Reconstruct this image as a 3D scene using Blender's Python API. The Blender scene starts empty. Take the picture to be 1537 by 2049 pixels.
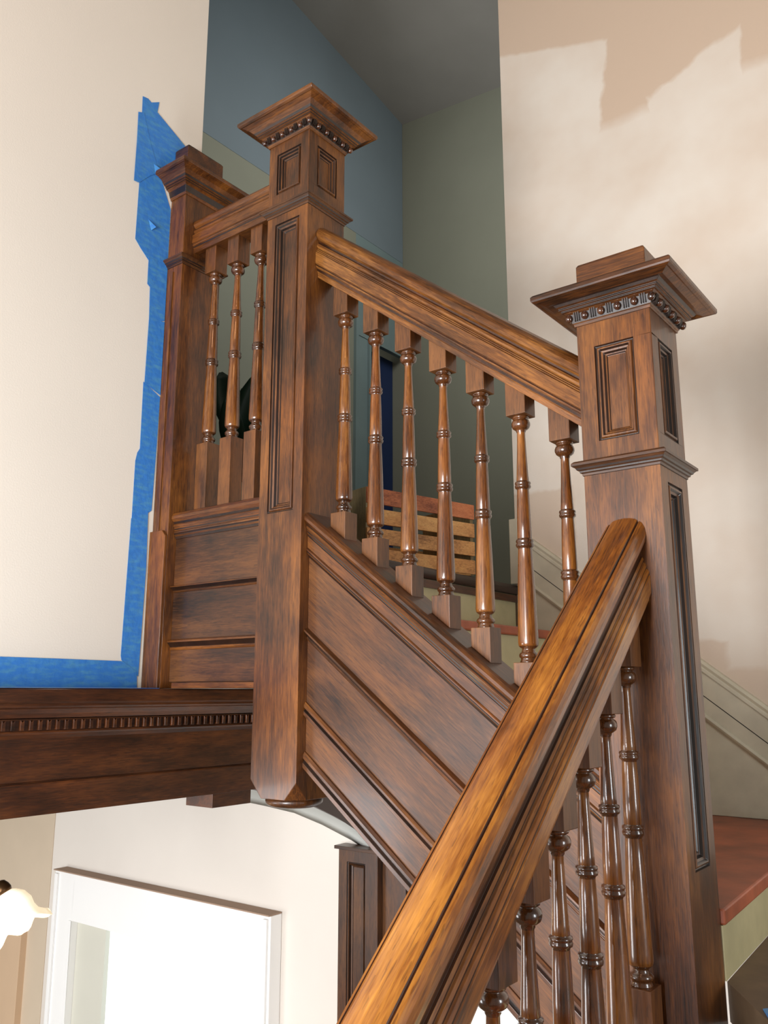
import bpy, math, random
from mathutils import Vector, Matrix
random.seed(7)
sc = bpy.context.scene
COL = sc.collection

# ------------------------------------------------------------------ camera
# Units: metres.  The camera's eye is the origin, X runs along the lower flight and the
# landing beam, Y along the upper flight, Z is up.
cam_d = bpy.data.cameras.new('camera'); cam = bpy.data.objects.new('camera', cam_d); COL.objects.link(cam)
YAW, PIT = 0.6530, 0.2091
cam.location = (0, 0, 0)
cam.rotation_euler = (math.pi / 2 + PIT, 0, YAW - math.pi / 2)
cam_d.sensor_fit = 'VERTICAL'; cam_d.sensor_height = 24.0; cam_d.lens = 24.0 * 1707.26 / 2049.0
cam_d.clip_start = 0.02
sc.camera = cam

# ------------------------------------------------------------------ world, lights, exposure
sc.view_settings.view_transform = 'Standard'; sc.view_settings.look = 'None'
sc.view_settings.gamma = 1.0; sc.view_settings.exposure = 0.0
sc.view_settings.use_curve_mapping = False
w = bpy.data.worlds.new('world'); sc.world = w; w.use_nodes = True
w.node_tree.nodes['Background'].inputs[0].default_value = (1.0, 0.93, 0.83, 1)
w.node_tree.nodes['Background'].inputs[1].default_value = 0.30

def area(name, loc, target, sx, sy, power, col):
    d = bpy.data.lights.new(name, 'AREA'); d.shape = 'RECTANGLE'; d.size = sx; d.size_y = sy
    d.energy = power; d.color = col
    o = bpy.data.objects.new(name, d); COL.objects.link(o); o.location = loc
    o.rotation_euler = (Vector(target) - Vector(loc)).to_track_quat('-Z', 'Y').to_euler()
    return o
# front-door window daylight, low on the left behind the camera
area('daylight_front_window', (-2.2, 0.85, -0.45), (1.6, 1.45, 0.15), 1.2, 1.2, 215, (0.96, 0.97, 1.0))
# stair window daylight, behind the camera on the right
area('daylight_stair_window', (0.9, -2.2, -0.1), (1.8, 1.2, 0.0), 0.36, 1.2, 34, (0.90, 0.96, 1.0))
# lower hall window, lights the lower wall and door casing
area('daylight_hall_window', (-1.3, 3.9, -1.2), (2.67, 3.3, -1.1), 1.2, 1.2, 60, (0.97, 0.98, 1.0))
# added fill lamp out of view, brightens the lower white wall; no known source
area('added_wall_fill', (-0.75, 0.75, 0.12), (0.75, 2.0, 0.20), 0.7, 0.8, 27, (1.0, 0.98, 0.95))
# warm ceiling lamp of the stairwell
d_ = bpy.data.lights.new('warm_ceiling_lamp', 'POINT'); d_.energy = 33; d_.color = (1.0, 0.55, 0.30); d_.shadow_soft_size = 0.25
o_ = bpy.data.objects.new('warm_ceiling_lamp', d_); COL.objects.link(o_); o_.location = (-0.4, 0.3, 2.3)
# dim daylight in the upper hall
area('upper_hall_window', (3.35, 1.77, 3.25), (4.1, 3.4, 2.5), 0.35, 0.9, 21, (1.0, 0.96, 0.92))

# ------------------------------------------------------------------ materials
def srgb(r, g, b):
    f = lambda c: ((c / 255 + .055) / 1.055) ** 2.4 if c > 10 else c / 255 / 12.92
    return (f(r), f(g), f(b), 1)

class NT:
    def __init__(s, name):
        s.m = bpy.data.materials.new(name); s.m.use_nodes = True; s.t = s.m.node_tree
        s.b = s.t.nodes['Principled BSDF']
    def n(s, typ, **kw):
        nd = s.t.nodes.new(typ)
        for k, v in kw.items(): setattr(nd, k, v)
        return nd
    def l(s, a, b): s.t.links.new(a, b)
    def math(s, op, a, b=None, c=None, clamp=False):
        nd = s.n('ShaderNodeMath', operation=op); nd.use_clamp = clamp
        for i, v in enumerate((a, b, c)):
            if v is None: continue
            if isinstance(v, (int, float)): nd.inputs[i].default_value = v
            else: s.l(v, nd.inputs[i])
        return nd.outputs[0]
    def ramp(s, fac, stops):
        r = s.n('ShaderNodeValToRGB'); e = r.color_ramp.elements
        while len(e) < len(stops): e.new(0.5)
        for el, (p, c) in zip(e, stops): el.position = p; el.color = c
        s.l(fac, r.inputs[0]); return r.outputs[0]
    def mix(s, f, a, b, blend='MIX'):
        nd = s.n('ShaderNodeMix', data_type='RGBA', blend_type=blend)
        for i, v in ((0, f), (6, a), (7, b)):
            if isinstance(v, (int, float)): nd.inputs[i].default_value = v
            elif isinstance(v, tuple): nd.inputs[i].default_value = v
            else: s.l(v, nd.inputs[i])
        return nd.outputs[2]
    def noise(s, vec, scale, detail=4, rough=.55, dist=0):
        nd = s.n('ShaderNodeTexNoise'); nd.inputs['Scale'].default_value = scale
        nd.inputs['Detail'].default_value = detail; nd.inputs['Roughness'].default_value = rough
        nd.inputs['Distortion'].default_value = dist
        if vec is not None: s.l(vec, nd.inputs['Vector'])
        return nd.outputs[0]

def wood(name, grain, dark, mid, light, rough=.40, coat=.28, grime=.5, patch=3.0):
    """Varnished old oak; grain = direction of the fibres in object space."""
    s = NT(name)
    tc = s.n('ShaderNodeTexCoord'); oi = s.n('ShaderNodeObjectInfo')
    add = s.n('ShaderNodeVectorMath', operation='ADD')
    rnd = s.n('ShaderNodeVectorMath', operation='SCALE'); rnd.inputs[0].default_value = (7.3, 3.1, 5.7)
    s.l(oi.outputs['Random'], rnd.inputs['Scale'])
    s.l(tc.outputs['Object'], add.inputs[0]); s.l(rnd.outputs[0], add.inputs[1])
    q = Vector(grain).normalized().rotation_difference(Vector((0, 0, 1))).to_euler()
    rot = s.n('ShaderNodeMapping'); rot.inputs['Rotation'].default_value = q; s.l(add.outputs[0], rot.inputs[0])
    def st(x, z):
        mp = s.n('ShaderNodeMapping'); mp.inputs['Scale'].default_value = (x, x, z); s.l(rot.outputs[0], mp.inputs[0]); return mp.outputs[0]
    fine = s.noise(st(330, 26), 1.0, 3, .6)
    mid_n = s.noise(st(70, 5.5), 1.0, 4, .6, .6)
    big = s.noise(st(9, 3.2), patch / 3, 4, .6, .4)
    f = s.math('ADD', s.math('MULTIPLY', fine, .50), s.math('ADD', s.math('MULTIPLY', mid_n, .38), s.math('MULTIPLY', big, .95)))
    f = s.math('MULTIPLY_ADD', f, 1.9, -1.27, clamp=True)
    col = s.ramp(f, [(0.0, dark), (.42, mid), (1.0, light)])
    # open dark pores of the oak
    pore = s.math('GREATER_THAN', s.noise(st(300, 34), 1.0, 1, .5), .66)
    col = s.mix(s.math('MULTIPLY', pore, .35), col, tuple(c * .35 for c in dark[:3]) + (1,))
    hue = s.noise(st(5, 2.4), 1.0, 2, .5)
    col = s.mix(s.math('MULTIPLY_ADD', hue, 3.2, -1.35, clamp=True), col, s.mix(1.0, col, (1.0, .86, .66, 1), 'MULTIPLY'))
    s.l(col, s.b.inputs['Base Color'])
    s.l(s.math('MULTIPLY_ADD', big, .25, rough - .10), s.b.inputs['Roughness'])
    s.b.inputs['Coat Weight'].default_value = coat; s.b.inputs['Coat Roughness'].default_value = .13
    bp = s.n('ShaderNodeBump'); bp.inputs['Strength'].default_value = .16; bp.inputs['Distance'].default_value = .0012
    s.l(s.math('ADD', fine, s.math('MULTIPLY', mid_n, .8)), bp.inputs['Height']); s.l(bp.outputs[0], s.b.inputs['Normal'])
    return s.m

DK, MD, LT = srgb(32, 15, 4), srgb(80, 44, 15), srgb(130, 79, 28)
AD, AM, AL = srgb(56, 26, 7), srgb(124, 71, 22), srgb(178, 118, 44)
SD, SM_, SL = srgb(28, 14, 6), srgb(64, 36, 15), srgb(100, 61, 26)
M2, M3 = 0.765, 0.828
g2 = (0, 1, M2); g3 = (1, 0, M3)
W = {
    'z': wood('oak_upright', (0, 0, 1), DK, MD, LT),
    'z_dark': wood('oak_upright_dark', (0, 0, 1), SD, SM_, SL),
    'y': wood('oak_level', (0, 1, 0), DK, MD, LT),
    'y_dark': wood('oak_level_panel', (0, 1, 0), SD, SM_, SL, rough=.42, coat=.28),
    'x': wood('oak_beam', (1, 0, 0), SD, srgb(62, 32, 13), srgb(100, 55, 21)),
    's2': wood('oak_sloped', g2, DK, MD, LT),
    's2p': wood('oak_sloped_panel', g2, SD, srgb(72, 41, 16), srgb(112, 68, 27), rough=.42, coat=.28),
    'rail2': wood('oak_handrail_worn', g2, DK, srgb(92, 54, 22), srgb(154, 102, 46), rough=.32),
    'rail3': wood('oak_handrail_amber', g3, AD, AM, AL, rough=.30, coat=.6, grime=.8),
    's3': wood('oak_sloped_lower', g3, DK, MD, LT),
    'bal': wood('oak_spindle', (0, 0, 1), srgb(42, 19, 7), srgb(98, 55, 20), srgb(152, 98, 40), rough=.25, coat=.9, grime=1.0),
    'bead': wood('oak_spindle_bead_stain', (0, 0, 1), srgb(28, 14, 6), srgb(68, 38, 17), srgb(108, 64, 30), rough=.22, coat=.9),
    'egg': wood('oak_egg_bead', (0, 0, 1), SD, srgb(58, 30, 15), srgb(84, 46, 22), rough=.22, coat=1.0),
    'glaze': wood('dark_glaze_in_grooves', (0, 0, 1), srgb(16, 8, 4), srgb(32, 17, 9), srgb(52, 29, 15), rough=.4, coat=.35),
    'glaze_amber': wood('dark_glaze_amber', g3, srgb(24, 10, 3), srgb(52, 25, 8), srgb(84, 44, 14), rough=.35, coat=.4),
    'blk': wood('oak_spindle_block', (0, 0, 1), DK, srgb(88, 52, 22), srgb(122, 76, 34), rough=.42, coat=.3),
}

def plain(name, col, rough=.6, bump=0.0, bscale=60, var=0.06, spec=.5, vscale=2.5):
    s = NT(name); tc = s.n('ShaderNodeTexCoord')
    nz = s.noise(tc.outputs['Object'], vscale, 4)
    c2 = tuple(min(1, c * (1 - var * 2.2)) for c in col[:3]) + (1,); c3 = tuple(min(1, c * (1 + var)) for c in col[:3]) + (1,)
    s.l(s.ramp(nz, [(.3, c2), (.7, c3)]), s.b.inputs['Base Color'])
    s.b.inputs['Roughness'].default_value = rough; s.b.inputs['Specular IOR Level'].default_value = spec
    if bump:
        b = s.n('ShaderNodeBump'); b.inputs['Strength'].default_value = bump; b.inputs['Distance'].default_value = .002
        s.l(s.noise(tc.outputs['Object'], bscale, 5), b.inputs['Height']); s.l(b.outputs[0], s.b.inputs['Normal'])
    return s.m

mat_white_wall = plain('fresh_white_wall_paint', srgb(226, 219, 207), .55, .12, 220, .01)
mat_hall_low = plain('lower_hall_wall_paint', srgb(224, 216, 206), .6, .12, 200, .03, vscale=1.2)
mat_hall_tan = plain('lamp_tinted_hall_paint', srgb(206, 188, 164), .65, .12, 200, .03)
mat_ceiling = plain('ceiling_paint', srgb(144, 142, 136), .8, .1, 150, .03)
mat_blue = plain('blue_grey_wall_paint', srgb(116, 131, 139), .75, .1, 200, .02)
mat_olive = plain('grey_green_wall_paint', srgb(134, 137, 122), .75, .1, 200, .02)
mat_casing = plain('painted_casing', srgb(120, 140, 142), .45)
mat_navy = plain('navy_door_paint', srgb(26, 48, 92), .5)
mat_cream = plain('old_cream_paint', srgb(204, 195, 172), .5, .3, 40, .07, vscale=9)
mat_riser = plain('yellowed_riser_paint', srgb(190, 180, 138), .5, .3, 40, .08, vscale=8)
mat_tread = plain('terracotta_tread_paint', srgb(172, 90, 58), .42, .3, 25, .22, vscale=7)
mat_floorb = plain('worn_brown_floor', srgb(104, 84, 62), .6, .3, 30, .15, vscale=9)
mat_nosing = plain('dark_nosing', srgb(60, 46, 38), .45)
mat_soffit = plain('dark_brown_soffit_paint', srgb(84, 72, 66), .6, .1, 100, .04)
mat_plaster = plain('grey_plaster_cove', srgb(190, 192, 186), .7)
mat_trimwhite = plain('white_gloss_casing', srgb(244, 243, 240), .35, 0, 1, .01)
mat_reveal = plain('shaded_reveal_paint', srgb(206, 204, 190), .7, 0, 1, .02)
mat_dust = plain('dusty_casing_edge', srgb(158, 132, 112), .8)
mat_black = plain('gap_black', srgb(14, 11, 9), .9)
mat_leaf = plain('dark_green_leaf', srgb(24, 44, 30), .35, .2, 20, .25)
mat_pot = plain('clay_pot', srgb(120, 72, 48), .7)
mat_soil = plain('potting_soil', srgb(40, 28, 20), .95)
mat_bronze = plain('aged_bronze', srgb(92, 66, 40), .35); mat_bronze.node_tree.nodes['Principled BSDF'].inputs['Metallic'].default_value = .8
mat_tan = plain('tan_door_paint', srgb(206, 176, 144), .6, .1, 100, .03)

def mat_tape_():
    s = NT('blue_masking_tape'); tc = s.n('ShaderNodeTexCoord')
    mp = s.n('ShaderNodeMapping'); mp.inputs['Rotation'].default_value = (0, .5, 0); mp.inputs['Scale'].default_value = (26, 26, 90); s.l(tc.outputs['Object'], mp.inputs[0])
    a = s.noise(mp.outputs[0], 1, 3); b = s.noise(tc.outputs['Object'], 14, 4)
    c = s.ramp(a, [(.45, srgb(52, 122, 196)), (.72, srgb(84, 150, 180))])
    c = s.mix(s.math('MULTIPLY', b, .6), c, srgb(46, 118, 202))
    s.l(c, s.b.inputs['Base Color']); s.b.inputs['Roughness'].default_value = .5
    bn = s.n('ShaderNodeBump'); bn.inputs['Strength'].default_value = .5; bn.inputs['Distance'].default_value = .003
    s.l(s.noise(tc.outputs['Object'], 45, 3), bn.inputs['Height']); s.l(bn.outputs[0], s.b.inputs['Normal'])
    return s.m
mat_tape = mat_tape_()

def mat_patched_wall():
    """Old tan wall paint with brushed-on lighter primer; the primer has its own ragged shape on the wall (object Y, Z)."""
    s = NT('half_primed_tan_wall'); tc = s.n('ShaderNodeTexCoord'); sp = s.n('ShaderNodeSeparateXYZ'); s.l(tc.outputs['Object'], sp.inputs[0])
    dn = s.noise(tc.outputs['Object'], 9, 3)
    y = s.math('MULTIPLY_ADD', sp.outputs[1], 1 / 1.08, s.math('MULTIPLY_ADD', dn, .05, -.025)); z = s.math('MULTIPLY_ADD', sp.outputs[2], 1 / 1.08, s.math('MULTIPLY_ADD', dn, .05, -.025))
    def halfp(ny, nz, d, soft=.012):   # 1 where ny*y+nz*z < d
        v = s.math('ADD', s.math('MULTIPLY', y, ny), s.math('MULTIPLY', z, nz))
        return s.math('MULTIPLY_ADD', s.math('SUBTRACT', d, v), 1 / soft, .5, clamp=True)
    def both(*a):
        r = a[0]
        for b in a[1:]: r = s.math('MINIMUM', r, b)
        return r
    def box(y0, y1, z0, z1, soft=.012): return both(halfp(-1, 0, -y0, soft), halfp(1, 0, y1, soft), halfp(0, -1, -z0, soft), halfp(0, 1, z1, soft))
    def anyof(*a):
        r = a[0]
        for b in a[1:]: r = s.math('MAXIMUM', r, b)
        return r
    # primer: everything below the upper ragged edge, with two taller brushed fields
    base = halfp(0, 1, 2.02, .05)
    f1 = both(halfp(-1, -.12, -1.29, .015), halfp(-.34, 1, 2.03, .015))
    f2 = both(halfp(-1, 0, -.55), halfp(1, .06, .99), halfp(.42, 1, 2.42 , .02))
    prim = anyof(base, f1, f2)
    holes = anyof(both(box(.52, .64, 1.33, 1.50)), box(.56, .84, -.3, .155), box(1.22, 1.46, .45, .70), box(1.30, 1.62, -.6, .50))
    f2b = both(halfp(1, 0, .73), halfp(0, -1, -.075))
    holes = s.math('MINIMUM', holes, s.math('SUBTRACT', 1, both(halfp(1, 0, .755, .02), halfp(0, -1, -.07, .02))))
    prim = s.math('MULTIPLY', prim, s.math('SUBTRACT', 1, s.math('MULTIPLY', holes, .75)))
    thin = s.noise(tc.outputs['Object'], 3.2, 3)
    prim = s.math('MULTIPLY', prim, s.math('MULTIPLY_ADD', thin, 1.3, .12, clamp=True), clamp=True)
    c = s.mix(prim, srgb(206, 184, 162), srgb(226, 217, 204))
    s.l(c, s.b.inputs['Base Color']); s.b.inputs['Roughness'].default_value = .62
    b = s.n('ShaderNodeBump'); b.inputs['Strength'].default_value = .15; b.inputs['Distance'].default_value = .002
    s.l(s.noise(tc.outputs['Object'], 120, 4), b.inputs['Height']); s.l(b.outputs[0], s.b.inputs['Normal'])
    return s.m
mat_right = mat_patched_wall()

def mat_emit(name, col, st, base=(0.9, 0.9, 0.9, 1)):
    s = NT(name); s.b.inputs['Base Color'].default_value = base
    s.b.inputs['Emission Color'].default_value = col; s.b.inputs['Emission Strength'].default_value = st
    return s.m
mat_shade = mat_emit('lit_frosted_glass', (1.0, .80, .50, 1), .8)
mat_pane = mat_emit('added_glow_pane', (.86, .96, 1.0, 1), .75, (.6, .65, .65, 1))  # added glow standing in for the bright white door leaf

# ------------------------------------------------------------------ mesh helpers
class MB:
    def __init__(s): s.v = []; s.f = []; s.sm = []; s.mi = []
    def add(s, vs, fs, smooth=False, mi=0):
        s.mi += [mi] * len(fs) if isinstance(mi, int) else list(mi)
        n = len(s.v); s.v += [tuple(v) for v in vs]; s.f += [tuple(i + n for i in f) for f in fs]; s.sm += [smooth] * len(fs); return s
    def box(s, x0, x1, y0, y1, z0, z1):
        vs = [(x, y, z) for x in (x0, x1) for y in (y0, y1) for z in (z0, z1)]
        return s.add(vs, [(0, 1, 3, 2), (4, 6, 7, 5), (0, 4, 5, 1), (2, 3, 7, 6), (0, 2, 6, 4), (1, 5, 7, 3)])
    def prism(s, pts, d, smooth=False, dark=()):
        """closed polygon (3D points) swept along vector d"""
        n = len(pts); d = Vector(d)
        vs = [Vector(p) for p in pts] + [Vector(p) + d for p in pts]
        s.add(vs, [(i, (i + 1) % n, n + (i + 1) % n, n + i) for i in range(n)], smooth, [1 if i in dark else 0 for i in range(n)])
        return s.add(vs, [tuple(range(n))[::-1], tuple(range(n, 2 * n))])
    def sqloft(s, cx, cy, prof, cap=True, dark=()):
        """mitred square mouldings: prof = [(halfx, halfy, z)]"""
        vs = []
        for hx, hy, z in prof: vs += [(cx - hx, cy - hy, z), (cx + hx, cy - hy, z), (cx + hx, cy + hy, z), (cx - hx, cy + hy, z)]
        fs = []
        for k in range(len(prof) - 1):
            for i in range(4): a, b = 4 * k + i, 4 * k + (i + 1) % 4; fs.append((a, b, b + 4, a + 4))
        mi = [1 if k in dark else 0 for k in range(len(prof) - 1) for i in range(4)]
        if cap: fs += [(3, 2, 1, 0), tuple(4 * (len(prof) - 1) + i for i in range(4))]; mi += [0, 0]
        return s.add(vs, fs, False, mi)
    def lathe(s, c, prof, n=20, axis=None, wave=None, dark=()):
        ax = Vector(axis).normalized() if axis else Vector((0, 0, 1))
        q = Vector((0, 0, 1)).rotation_difference(ax); c = Vector(c); vs = []
        for k, (r, z) in enumerate(prof):
            for i in range(n):
                a = 2 * math.pi * i / n; rr, zz = r, z
                if wave: rr, zz = wave(r, z, a, k)
                vs.append(c + q @ Vector((rr * math.cos(a), rr * math.sin(a), zz)))
        fs = [(k * n + i, k * n + (i + 1) % n, (k + 1) * n + (i + 1) % n, (k + 1) * n + i) for k in range(len(prof) - 1) for i in range(n)]
        s.add(vs, fs, True, [1 if k in dark else 0 for k in range(len(prof) - 1) for i in range(n)])
        return s.add([vs[i] for i in range(n)] + [vs[-n + i] for i in range(n)], [tuple(range(n))[::-1], tuple(range(n, 2 * n))])
    def tube(s, pts, r, n=8):
        pts = [Vector(p) for p in pts]; vs = []
        for i, p in enumerate(pts):
            t = (pts[min(i + 1, len(pts) - 1)] - pts[max(i - 1, 0)]).normalized()
            a = t.orthogonal().normalized(); b = t.cross(a)
            vs += [p + r * (math.cos(2 * math.pi * k / n) * a + math.sin(2 * math.pi * k / n) * b) for k in range(n)]
        fs = [(j * n + i, j * n + (i + 1) % n, (j + 1) * n + (i + 1) % n, (j + 1) * n + i) for j in range(len(pts) - 1) for i in range(n)]
        s.add(vs, fs, True); return s.add([vs[i] for i in range(n)] + vs[-n:], [tuple(range(n))[::-1], tuple(range(n, 2 * n))])
    def face_panel(s, o, u, v, n, w, h, holes, prof):
        """flat face w*h at o (axes u,v, outward n) with recessed moulded panels; holes=[(u0,u1,v0,v1)] stacked along v; prof=[(inset,depth)]"""
        o, u, v, n = Vector(o), Vector(u), Vector(v), Vector(n)
        P = lambda a, b, d=0: o + u * a + v * b + n * d
        y = 0
        for (u0, u1, v0, v1) in holes:
            s.add([P(0, y), P(w, y), P(w, v0), P(0, v0)], [(0, 1, 2, 3)])
            s.add([P(0, v0), P(u0, v0), P(u0, v1), P(0, v1)], [(0, 1, 2, 3)])
            s.add([P(u1, v0), P(w, v0), P(w, v1), P(u1, v1)], [(0, 1, 2, 3)])
            vs = []
            for i, d in prof: vs += [P(u0 + i, v0 + i, d), P(u1 - i, v0 + i, d), P(u1 - i, v1 - i, d), P(u0 + i, v1 - i, d)]
            fs = []
            for k in range(len(prof) - 1):
                for i in range(4): a, b = 4 * k + i, 4 * k + (i + 1) % 4; fs.append((a, b, b + 4, a + 4))
            fs.append(tuple(4 * (len(prof) - 1) + i for i in range(4)))
            s.add(vs, fs, False, [1 if k in (0, 1, 4, 6, 8) else 0 for k in range(len(prof) - 1) for i in range(4)] + [0]); y = v1
        return s.add([P(0, y), P(w, y), P(w, h), P(0, h)], [(0, 1, 2, 3)])
    def build(s, name, mat, parent=None, bevel=0.0, recalc=True, weld=True):
        me = bpy.data.meshes.new(name); off = Vector(parent_loc(parent))
        me.from_pydata([Vector(v) - off for v in s.v], [], s.f); me.update()
        me.polygons.foreach_set('use_smooth', s.sm); me.polygons.foreach_set('material_index', s.mi)
        import bmesh
        bm = bmesh.new(); bm.from_mesh(me)
        if weld: bmesh.ops.remove_doubles(bm, verts=bm.verts, dist=1e-6)
        if recalc: bmesh.ops.recalc_face_normals(bm, faces=bm.faces)
        bm.to_mesh(me); bm.free()
        o = bpy.data.objects.new(name, me); COL.objects.link(o); o.parent = parent
        me.materials.append(mat)
        if any(s.mi): me.materials.append(W['glaze_amber'] if mat in (W['rail3'], W['rail2']) else W['bead'] if mat == W['bal'] else W['glaze'])
        if bevel:
            md = o.modifiers.new('soft_edges', 'BEVEL'); md.width = bevel; md.segments = 2; md.limit_method = 'ANGLE'; md.angle_limit = math.radians(50)
        return o

def parent_loc(p):
    l = Vector((0, 0, 0))
    while p is not None: l += p.location; p = p.parent
    return l

def thing(name, label, cat, loc, group=None):
    o = bpy.data.objects.new(name, None); COL.objects.link(o); o.location = loc; o.empty_display_size = .05
    o['label'] = label; o['category'] = cat
    if group: o['group'] = group
    return o
def tag(o, label, cat, group=None):
    o['label'] = label; o['category'] = cat
    if group: o['group'] = group
    return o
def struct(o): o['kind'] = 'structure'; return o
def copy_thing(src, loc, label, group=None):
    r = src.copy(); COL.objects.link(r); r.location = loc; r['label'] = label
    if group: r['group'] = group
    def rec(a, b):
        for ch in [c for c in bpy.data.objects if c.parent == a]:
            c = ch.copy(); COL.objects.link(c); c.parent = b; rec(ch, c)
    rec(src, r); return r

# ------------------------------------------------------------------ room shell
S = .075                       # newel half width
XN = 1.59                      # newel line
Y3, Y2, Y1 = .594, 1.4905, 2.005
XW = 2.885                     # right wall
ZL = .402                      # upper landing floor
YL = 1.568                     # edge of the upper landing
XH = 2.67                      # lower hall wall
CZ = lambda x, y: 4.385 - .172 * (x - 4.815) + .092 * (y - 3.5)

# white wall with the masking tape: stands on the beam, ends beside the wall newel
b = MB(); b.prism([(-2.6, 2.0, .013), (XN + .035, 2.0, .013), (XN + .035, 2.0, CZ(XN, 2)), (-2.6, 2.0, CZ(-2.6, 2))], (0, .12, 0))
struct(b.build('wall_left', mat_white_wall))
# right wall of the stairwell, full height down to the hall floor
b = MB(); b.prism([(XW, -2.6, -.62), (XW, YL, -.62), (XW, YL, CZ(XW, YL)), (XW, -2.6, CZ(XW, -2.6))], (.12, 0, 0))
struct(b.build('wall_right', mat_right))
b = MB(); b.box(XH, XH + .12, 1.60, 5.6, -2.4, .20); b.box(XH, XH + .12, .60, 1.60, -2.4, -.64)
struct(b.build('wall_hall', mat_hall_low))
b = MB(); b.box(XH - .004, XH - .0005, 4.19, 5.6, -2.4, -.23); struct(b.build('wall_hall_lamp_tint', mat_hall_tan))  # thin sheet on the hall wall, the lamp's warm tone painted as tan
# upper hall walls
b = MB(); b.box(4.815, 4.93, 1.40, 3.9, .2, 4.5); struct(b.build('wall_upper_right', mat_olive))
b = MB(); b.box(1.0, 4.81, 3.5, 3.72, 3.19, 5.1); struct(b.build('wall_upper_bulkhead', mat_blue))
b = MB(); b.box(.6, 4.25, 3.501, 3.72, ZL, 3.189); struct(b.build('wall_upper_back', mat_olive))
b = MB(); b.box(4.25, 4.81, 3.501, 3.72, 2.56, 3.189); struct(b.build('wall_upper_over_door', mat_casing))
b = MB(); b.box(3.006, 4.81, YL - .12, YL, .2, 4.9); struct(b.build('wall_upper_near', mat_olive))
b = MB(); b.box(.5, .62, 2.13, 3.72, .2, 5.1); struct(b.build('wall_upper_left', mat_olive))
# ceiling
b = MB(); b.prism([(-2.6, -2.6, CZ(-2.6, -2.6)), (4.93, -2.6, CZ(4.93, -2.6)), (4.93, 3.72, CZ(4.93, 3.72)), (-2.6, 3.72, CZ(-2.6, 3.72))], (0, 0, .1))
struct(b.build('ceiling', mat_ceiling))
b = MB(); b.box(-2.6, 5.0, -2.6, 5.7, -2.5, -2.4); struct(b.build('floor', mat_floorb))
b = MB(); b.box(-2.6, 1.0, 2.12, 5.7, -.22, -.16); struct(b.build('ceiling_lower_hall', mat_plaster))
# upper landing floor
b = MB(); b.box(1.667, XW, YL + .030, 2.0, .25, ZL); b.box(1.667, 4.81, 2.0, 3.6, .25, ZL); b.box(.62, 1.667, 2.125, 3.6, .25, ZL); b.box(XW, 4.81, YL + .001, 2.0, .25, ZL)
struct(b.build('floor_landing', mat_floorb))

# door at the end of the upper hall
dd = MB().box(4.385, 4.81, 3.60, 3.64, ZL, 2.42).build('door_1', mat_navy); struct(dd)
b = MB(); b.box(4.235, 4.262, 3.478, 3.519, ZL, 2.54); b.box(4.262, 4.372, 3.49, 3.519, ZL, 2.50); b.box(4.372, 4.392, 3.47, 3.60, ZL, 2.41)
b.box(4.262, 4.81, 3.485, 3.519, 2.42, 2.56)
struct(b.build('trim_1', mat_casing))

# ------------------------------------------------------------------ steps of the upper flight
st = thing('upper_stair_flight', 'painted upper stair flight with terracotta treads and yellowed cream risers behind the sloping spindles', 'stairs', (2.1, .6, -.9))
ZW = -.377
rise, going = (ZL - ZW) / 4, .240
levels = [ZL - rise * k for k in range(5)]            # landing .. winder
yb0 = YL + .008
for k in range(1, 5):
    zt = levels[k]; yb = yb0 - going * (k - 1); yf = yb0 - going * k
    sl = 0 if k < 3 else (.17 if k == 3 else 0); sb = .17 if k == 4 else 0
    if k < 4: MB().prism([(1.667, yf - .014, zt - .028), (XW - .002, yf - .014 + sl, zt - .028), (XW - .002, yb, zt - .028), (1.667, yb, zt - .028)], (0, 0, .028)).build('tread', mat_tread, st, .004)
    else: MB().prism([(1.668, .511, zt - .028), (XW - .002, .572, zt - .028), (XW - .002, yb + sb, zt - .028), (1.668, yb, zt - .028)], (0, 0, .028)).build('tread', mat_tread, st, .004)
    MB().prism([(1.667, yb, zt), (XW - .002, yb + sb, zt), (XW - .002, yb + sb + .018, zt), (1.667, yb + .018, zt)], (0, 0, levels[k - 1] - .0285 - zt)).build('riser', mat_riser, st)
# winder riser beside the tall newel
MB().prism([(1.668, .517, -.496), (XW - .002, .578, -.496), (XW - .002, .596, -.496), (1.668, .535, -.496)], (0, 0, ZW - .0285 + .496)).build('riser', mat_riser, st)
# landing nosing: dark rounded edge over a brown strip
b = MB(); b.prism([(1.68, yb0 + .02, ZL + .001), (1.68, yb0 - .016, ZL - .003), (1.68, yb0 - .024, ZL - .018), (1.68, yb0 - .016, ZL - .036), (1.68, yb0 + .02, ZL - .040)], (XW - 1.682, 0, 0), True)
b.build('landing_nosing', mat_nosing, st)
MB().box(1.68, XW - .002, yb0 - .010, yb0 - .0005, ZL - .066, ZL - .0405).build('nosing_strip', W['x'], st)

# quarter landing below, at the foot of the tall newel
b = MB(); b.prism([(1.667, .516, -.56), (1.50, .40, -.56), (1.30, -.6, -.56), (XW, -.6, -.56), (XW, .577, -.56)], (0, 0, .064)); struct(b.build('floor_quarter_landing', mat_floorb))
b = MB(); b.prism([(1.497, .40, -.4955), (1.56, .43, -.4955), (1.60, .40, -.4955), (1.58, .20, -.4955), (1.46, .22, -.4955)], (0, 0, .0015))
tag(b.build('floor_masking_tape', mat_tape), 'blue masking tape scrap on the brown quarter landing floor beside tall newel', 'tape')

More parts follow.
